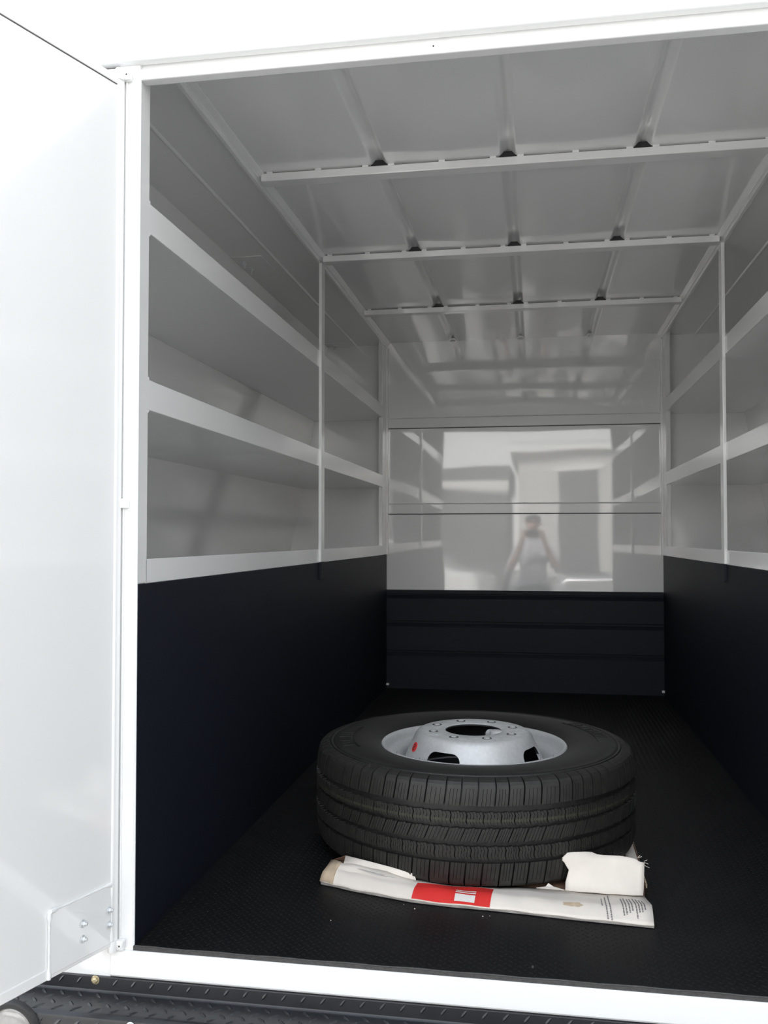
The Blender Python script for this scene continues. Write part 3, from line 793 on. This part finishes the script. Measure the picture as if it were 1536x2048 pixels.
def car(loc, rz, m_, label, flip=1):
    t = thing('car', label, 'car', loc, rz)
    side_p = [(-2.1, .35), (-2.15, .75), (-2.05, .98), (-1.15, 1.08), (-.55, 1.58), (.95, 1.62), (1.75, 1.12), (2.05, 1.02), (2.12, .6), (2.1, .33)]
    mb = MB(); mb.prism(side_p, 'y', -.88, .88); body = obj('body', mb, m_, t, bevel=.09, seg=3, smooth=.6)
    for s in (-1, 1):
        obj('side_window', MB().prism([(-1.0, 1.10), (-.5, 1.5), (.15, 1.53), (.15, 1.10)], 'y', s*.86, s*.886), 'glass', body)
        obj('side_window', MB().prism([(.22, 1.10), (.22, 1.53), (.88, 1.53), (1.45, 1.12)], 'y', s*.86, s*.886), 'glass', body)
    for q0, q1 in (((-1.13, 1.10), (-.58, 1.55)), ((1.70, 1.16), (1.0, 1.58))):
        nx_, nz_ = (q1[1]-q0[1]), -(q1[0]-q0[0]); l = math.hypot(nx_, nz_); o_ = -.012 if q0[0] < 0 else .012
        sgn = 1 if q0[0] > 0 else -1
        ox, oz = abs(nx_)/l*.014*sgn, abs(nz_)/l*.014
        obj('windscreen', MB().add([(q0[0]+ox, -.72, q0[1]+oz), (q0[0]+ox, .72, q0[1]+oz), (q1[0]+ox, .62, q1[1]+oz), (q1[0]+ox, -.62, q1[1]+oz)], [(0, 1, 2, 3)]), 'glass', body, solid=.01)
    for x in (-1.3, 1.3):
        for s in (-1, 1):
            mb = MB(); mb.lathe([(.0, .08), (.19, .08), (.21, .1), (.31, .1), (.33, .07), (.33, -.07), (.31, -.1), (0, -.1)], 28)
            o = obj('wheel', mb, 'rubber', t, smooth=.6); o.location = (x, s*.80, .33); o.rotation_euler = (-s*PI/2, 0, 0)
            mb = MB(); mb.lathe([(0, .105), (.06, .105), (.18, .085), (.2, .1)], 20); obj('hubcap', mb, 'carsilver', o, smooth=.8)
    for s in (-1, 1):
        obj('headlamp', bx((-2.14, s*.5, .72), (-2.0, s*.82, .86)), 'lens', t, bevel=.02)
        obj('tail_lamp', bx((2.0, s*.66, .75), (2.115, s*.84, .98)), 'taillight', t, bevel=.02)
    obj('bumper', bx((-2.2, -.84, .36), (-2.02, .84, .58)), m_, t, bevel=.04)
    return t
car((-2.0, -4.7, GZ), PI+.08, 'carwhite', 'white parked car mirrored at the left of the bulkhead').scale = (1, 1, 1.14)
car((2.95, -4.7, GZ), -.1, 'carsilver', 'silver parked car mirrored at the right of the bulkhead')

# ------------------------------------------------------------------ the photographer, mirrored in the bulkhead
def person():
    ox, oy = .675, -1.86
    t = thing('person', 'person in a pale grey shirt holding up a phone, mirrored in the bulkhead', 'person', (ox, oy, GZ))
    J = {}
    V = []; Rr = []; E = []
    def j(n, p, r, par=None):
        V.append(p); Rr.append(r if isinstance(r, tuple) else (r, r)); J[n] = len(V)-1
        if par: E.append((J[par], J[n]))
    j('pelvis', (0, 0, .90), (.155, .11)); j('waist', (0, 0, 1.05), (.145, .10), 'pelvis'); j('chest', (0, .0, 1.22), (.165, .115), 'waist')
    j('uchest', (0, -.005, 1.33), (.13, .09), 'chest'); j('neck', (0, .0, 1.41), .055, 'uchest'); j('neck2', (0, .015, 1.47), .052, 'neck')
    for s, n in ((-1, 'l'), (1, 'r')):
        j(n+'sh', (s*.175, 0, 1.345), .062, 'uchest'); j(n+'el', (s*.265, .10, 1.13), .045, n+'sh')
        j(n+'fa', (s*.20, .22, 1.27), .038, n+'el'); j(n+'wr', (s*.125, .285, 1.385), .027, n+'fa'); j(n+'pm', (s*.100, .300, 1.425), (.036, .018), n+'wr')
        for k in range(4):
            bx_ = s*(.118 - k*.004); zz = 1.402 + k*.019
            j(n+'f%da' % k, (s*.094, .318, zz+.026), .0095, n+'pm')
            j(n+'f%db' % k, (s*.078, .333, zz+.027), .0088, n+'f%da' % k)
            j(n+'f%dc' % k, (s*(.062-.003*abs(k-1.5)), .332, zz+.027), .0078, n+'f%db' % k)
        j(n+'ta', (s*.092, .286, 1.44), .0115, n+'pm'); j(n+'tb', (s*.074, .284, 1.462), .0098, n+'ta')
        j(n+'hip', (s*.09, 0, .84), .098, 'pelvis'); j(n+'kn', (s*.105, .02, .47), .062, n+'hip'); j(n+'an', (s*.115, -.02, .085), .043, n+'kn')
        j(n+'ft', (s*.125, .06, .045), (.045, .035), n+'an'); j(n+'to', (s*.135, .145, .033), (.04, .026), n+'ft')
    me = bpy.data.meshes.new('body'); me.from_pydata(V, E, [])
    o = bpy.data.objects.new('body', me); C.objects.link(o)
    md = o.modifiers.new('skin', 'SKIN'); md.use_smooth_shade = True
    sv = me.skin_vertices[0].data
    for k, r in enumerate(Rr): sv[k].radius = r
    sv[0].use_root = True
    ss = o.modifiers.new('sub', 'SUBSURF'); ss.levels = 2; ss.render_levels = 2
    bpy.context.view_layer.update()
    ev = bpy.data.meshes.new_from_object(o.evaluated_get(bpy.context.evaluated_depsgraph_get()))
    o.modifiers.clear(); o.data = ev
    # head joined into the same mesh: skull, jaw, nose, brow, ears
    bm = bmesh.new(); bm.from_mesh(ev)
    hz = 1.575
    ret = bmesh.ops.create_uvsphere(bm, u_segments=28, v_segments=20, radius=1.0)
    for v in ret['verts']:
        x, y, z = v.co
        wid = .076 if z > -.1 else .076*(1+.35*(z+.1))
        yy = .095*y
        if y > 0:
            yy = .090*y + .024*math.exp(-((x/.22)**2+((z+.12)/.2)**2)) - .008*math.exp(-(((abs(x)-.42)/.18)**2+((z-.03)/.12)**2)) + .005*math.exp(-((x/.35)**2+((z+.48)/.08)**2))
        if abs(x) > .93: wid *= 1.1
        v.co = Vector((wid*x, yy+.02, hz + .118*z))
    bm.to_mesh(ev); bm.free()
    ev.materials.clear()
    for k in ('skin', 'shirt', 'trousers', 'black'): ev.materials.append(M[k])
    for p in ev.polygons:
        c = p.center
        sleeve = abs(c.x) > .19 and c.z > 1.08
        if c.z < .10: p.material_index = 3
        elif c.z < .93: p.material_index = 2
        elif c.z > 1.44 or (c.y > .16 and c.z > 1.2): p.material_index = 0
        else: p.material_index = 1
        p.use_smooth = True
    o.parent = t
    mb = MB(); mb.lathe([(.0, .128), (.04, .122), (.068, .095), (.082, .055), (.085, .03)], 28, c=(0, .018, hz))
    cap = obj('cap', mb, 'hair', t, smooth=1, solid=.004)
    mb = MB(); mb.grid([[(.075*math.cos(a)*k, .02+.09+.05*(k-1)*1.2*math.sin(a)+.0, hz+.036) for a in [PI*q/12 for q in range(13)]] for k in (.9, 1.0)])
    mb2 = MB(); mb2.grid([[((.070+.006*k)*math.cos(PI*q/12), .035+(.062+.03*k)*math.sin(PI*q/12), hz+.036-.006*k*math.sin(PI*q/12)) for q in range(13)] for k in range(3)])
    obj('cap_peak', mb2, 'hair', cap, smooth=1, solid=.004)
    for s in (-1, 1):
        mb = MB(); mb.lathe([(0, .006), (.008, .004), (.0095, 0), (.008, -.004), (0, -.006)], 14, c=(s*.029, .0985, hz+.006)); obj('eye', mb, 'black', t, smooth=1)
        mb = MB(); mb.lathe([(0, .027), (.008, .02), (.011, .0), (.007, -.02), (0, -.026)], 14, c=(s*.079, .012, hz-.004)); obj('ear', mb, 'skin', t, smooth=1)
    mb = MB(); mb.tube([(-.022, .108, hz-.058), (0, .1125, hz-.057), (.022, .108, hz-.058)], .004, 8); obj('mouth', mb, 'taillight', t, smooth=1)
    ph = obj('phone', bx((-.074, -.004, -.037), (.074, .004, .037)), 'black', None, bevel=.006, seg=3)
    ph.location = (ox, oy+.318, GZ+1.458)
    tag(ph, 'black phone held up in both hands of the mirrored person', 'phone')
    o2 = obj('phone_lens', MB().lathe([(0, .0012), (.005, .0012), (.006, 0)], 16), 'glass', ph); o2.location = (.058, .0052, .02); o2.rotation_euler = (-PI/2, 0, 0)
person()
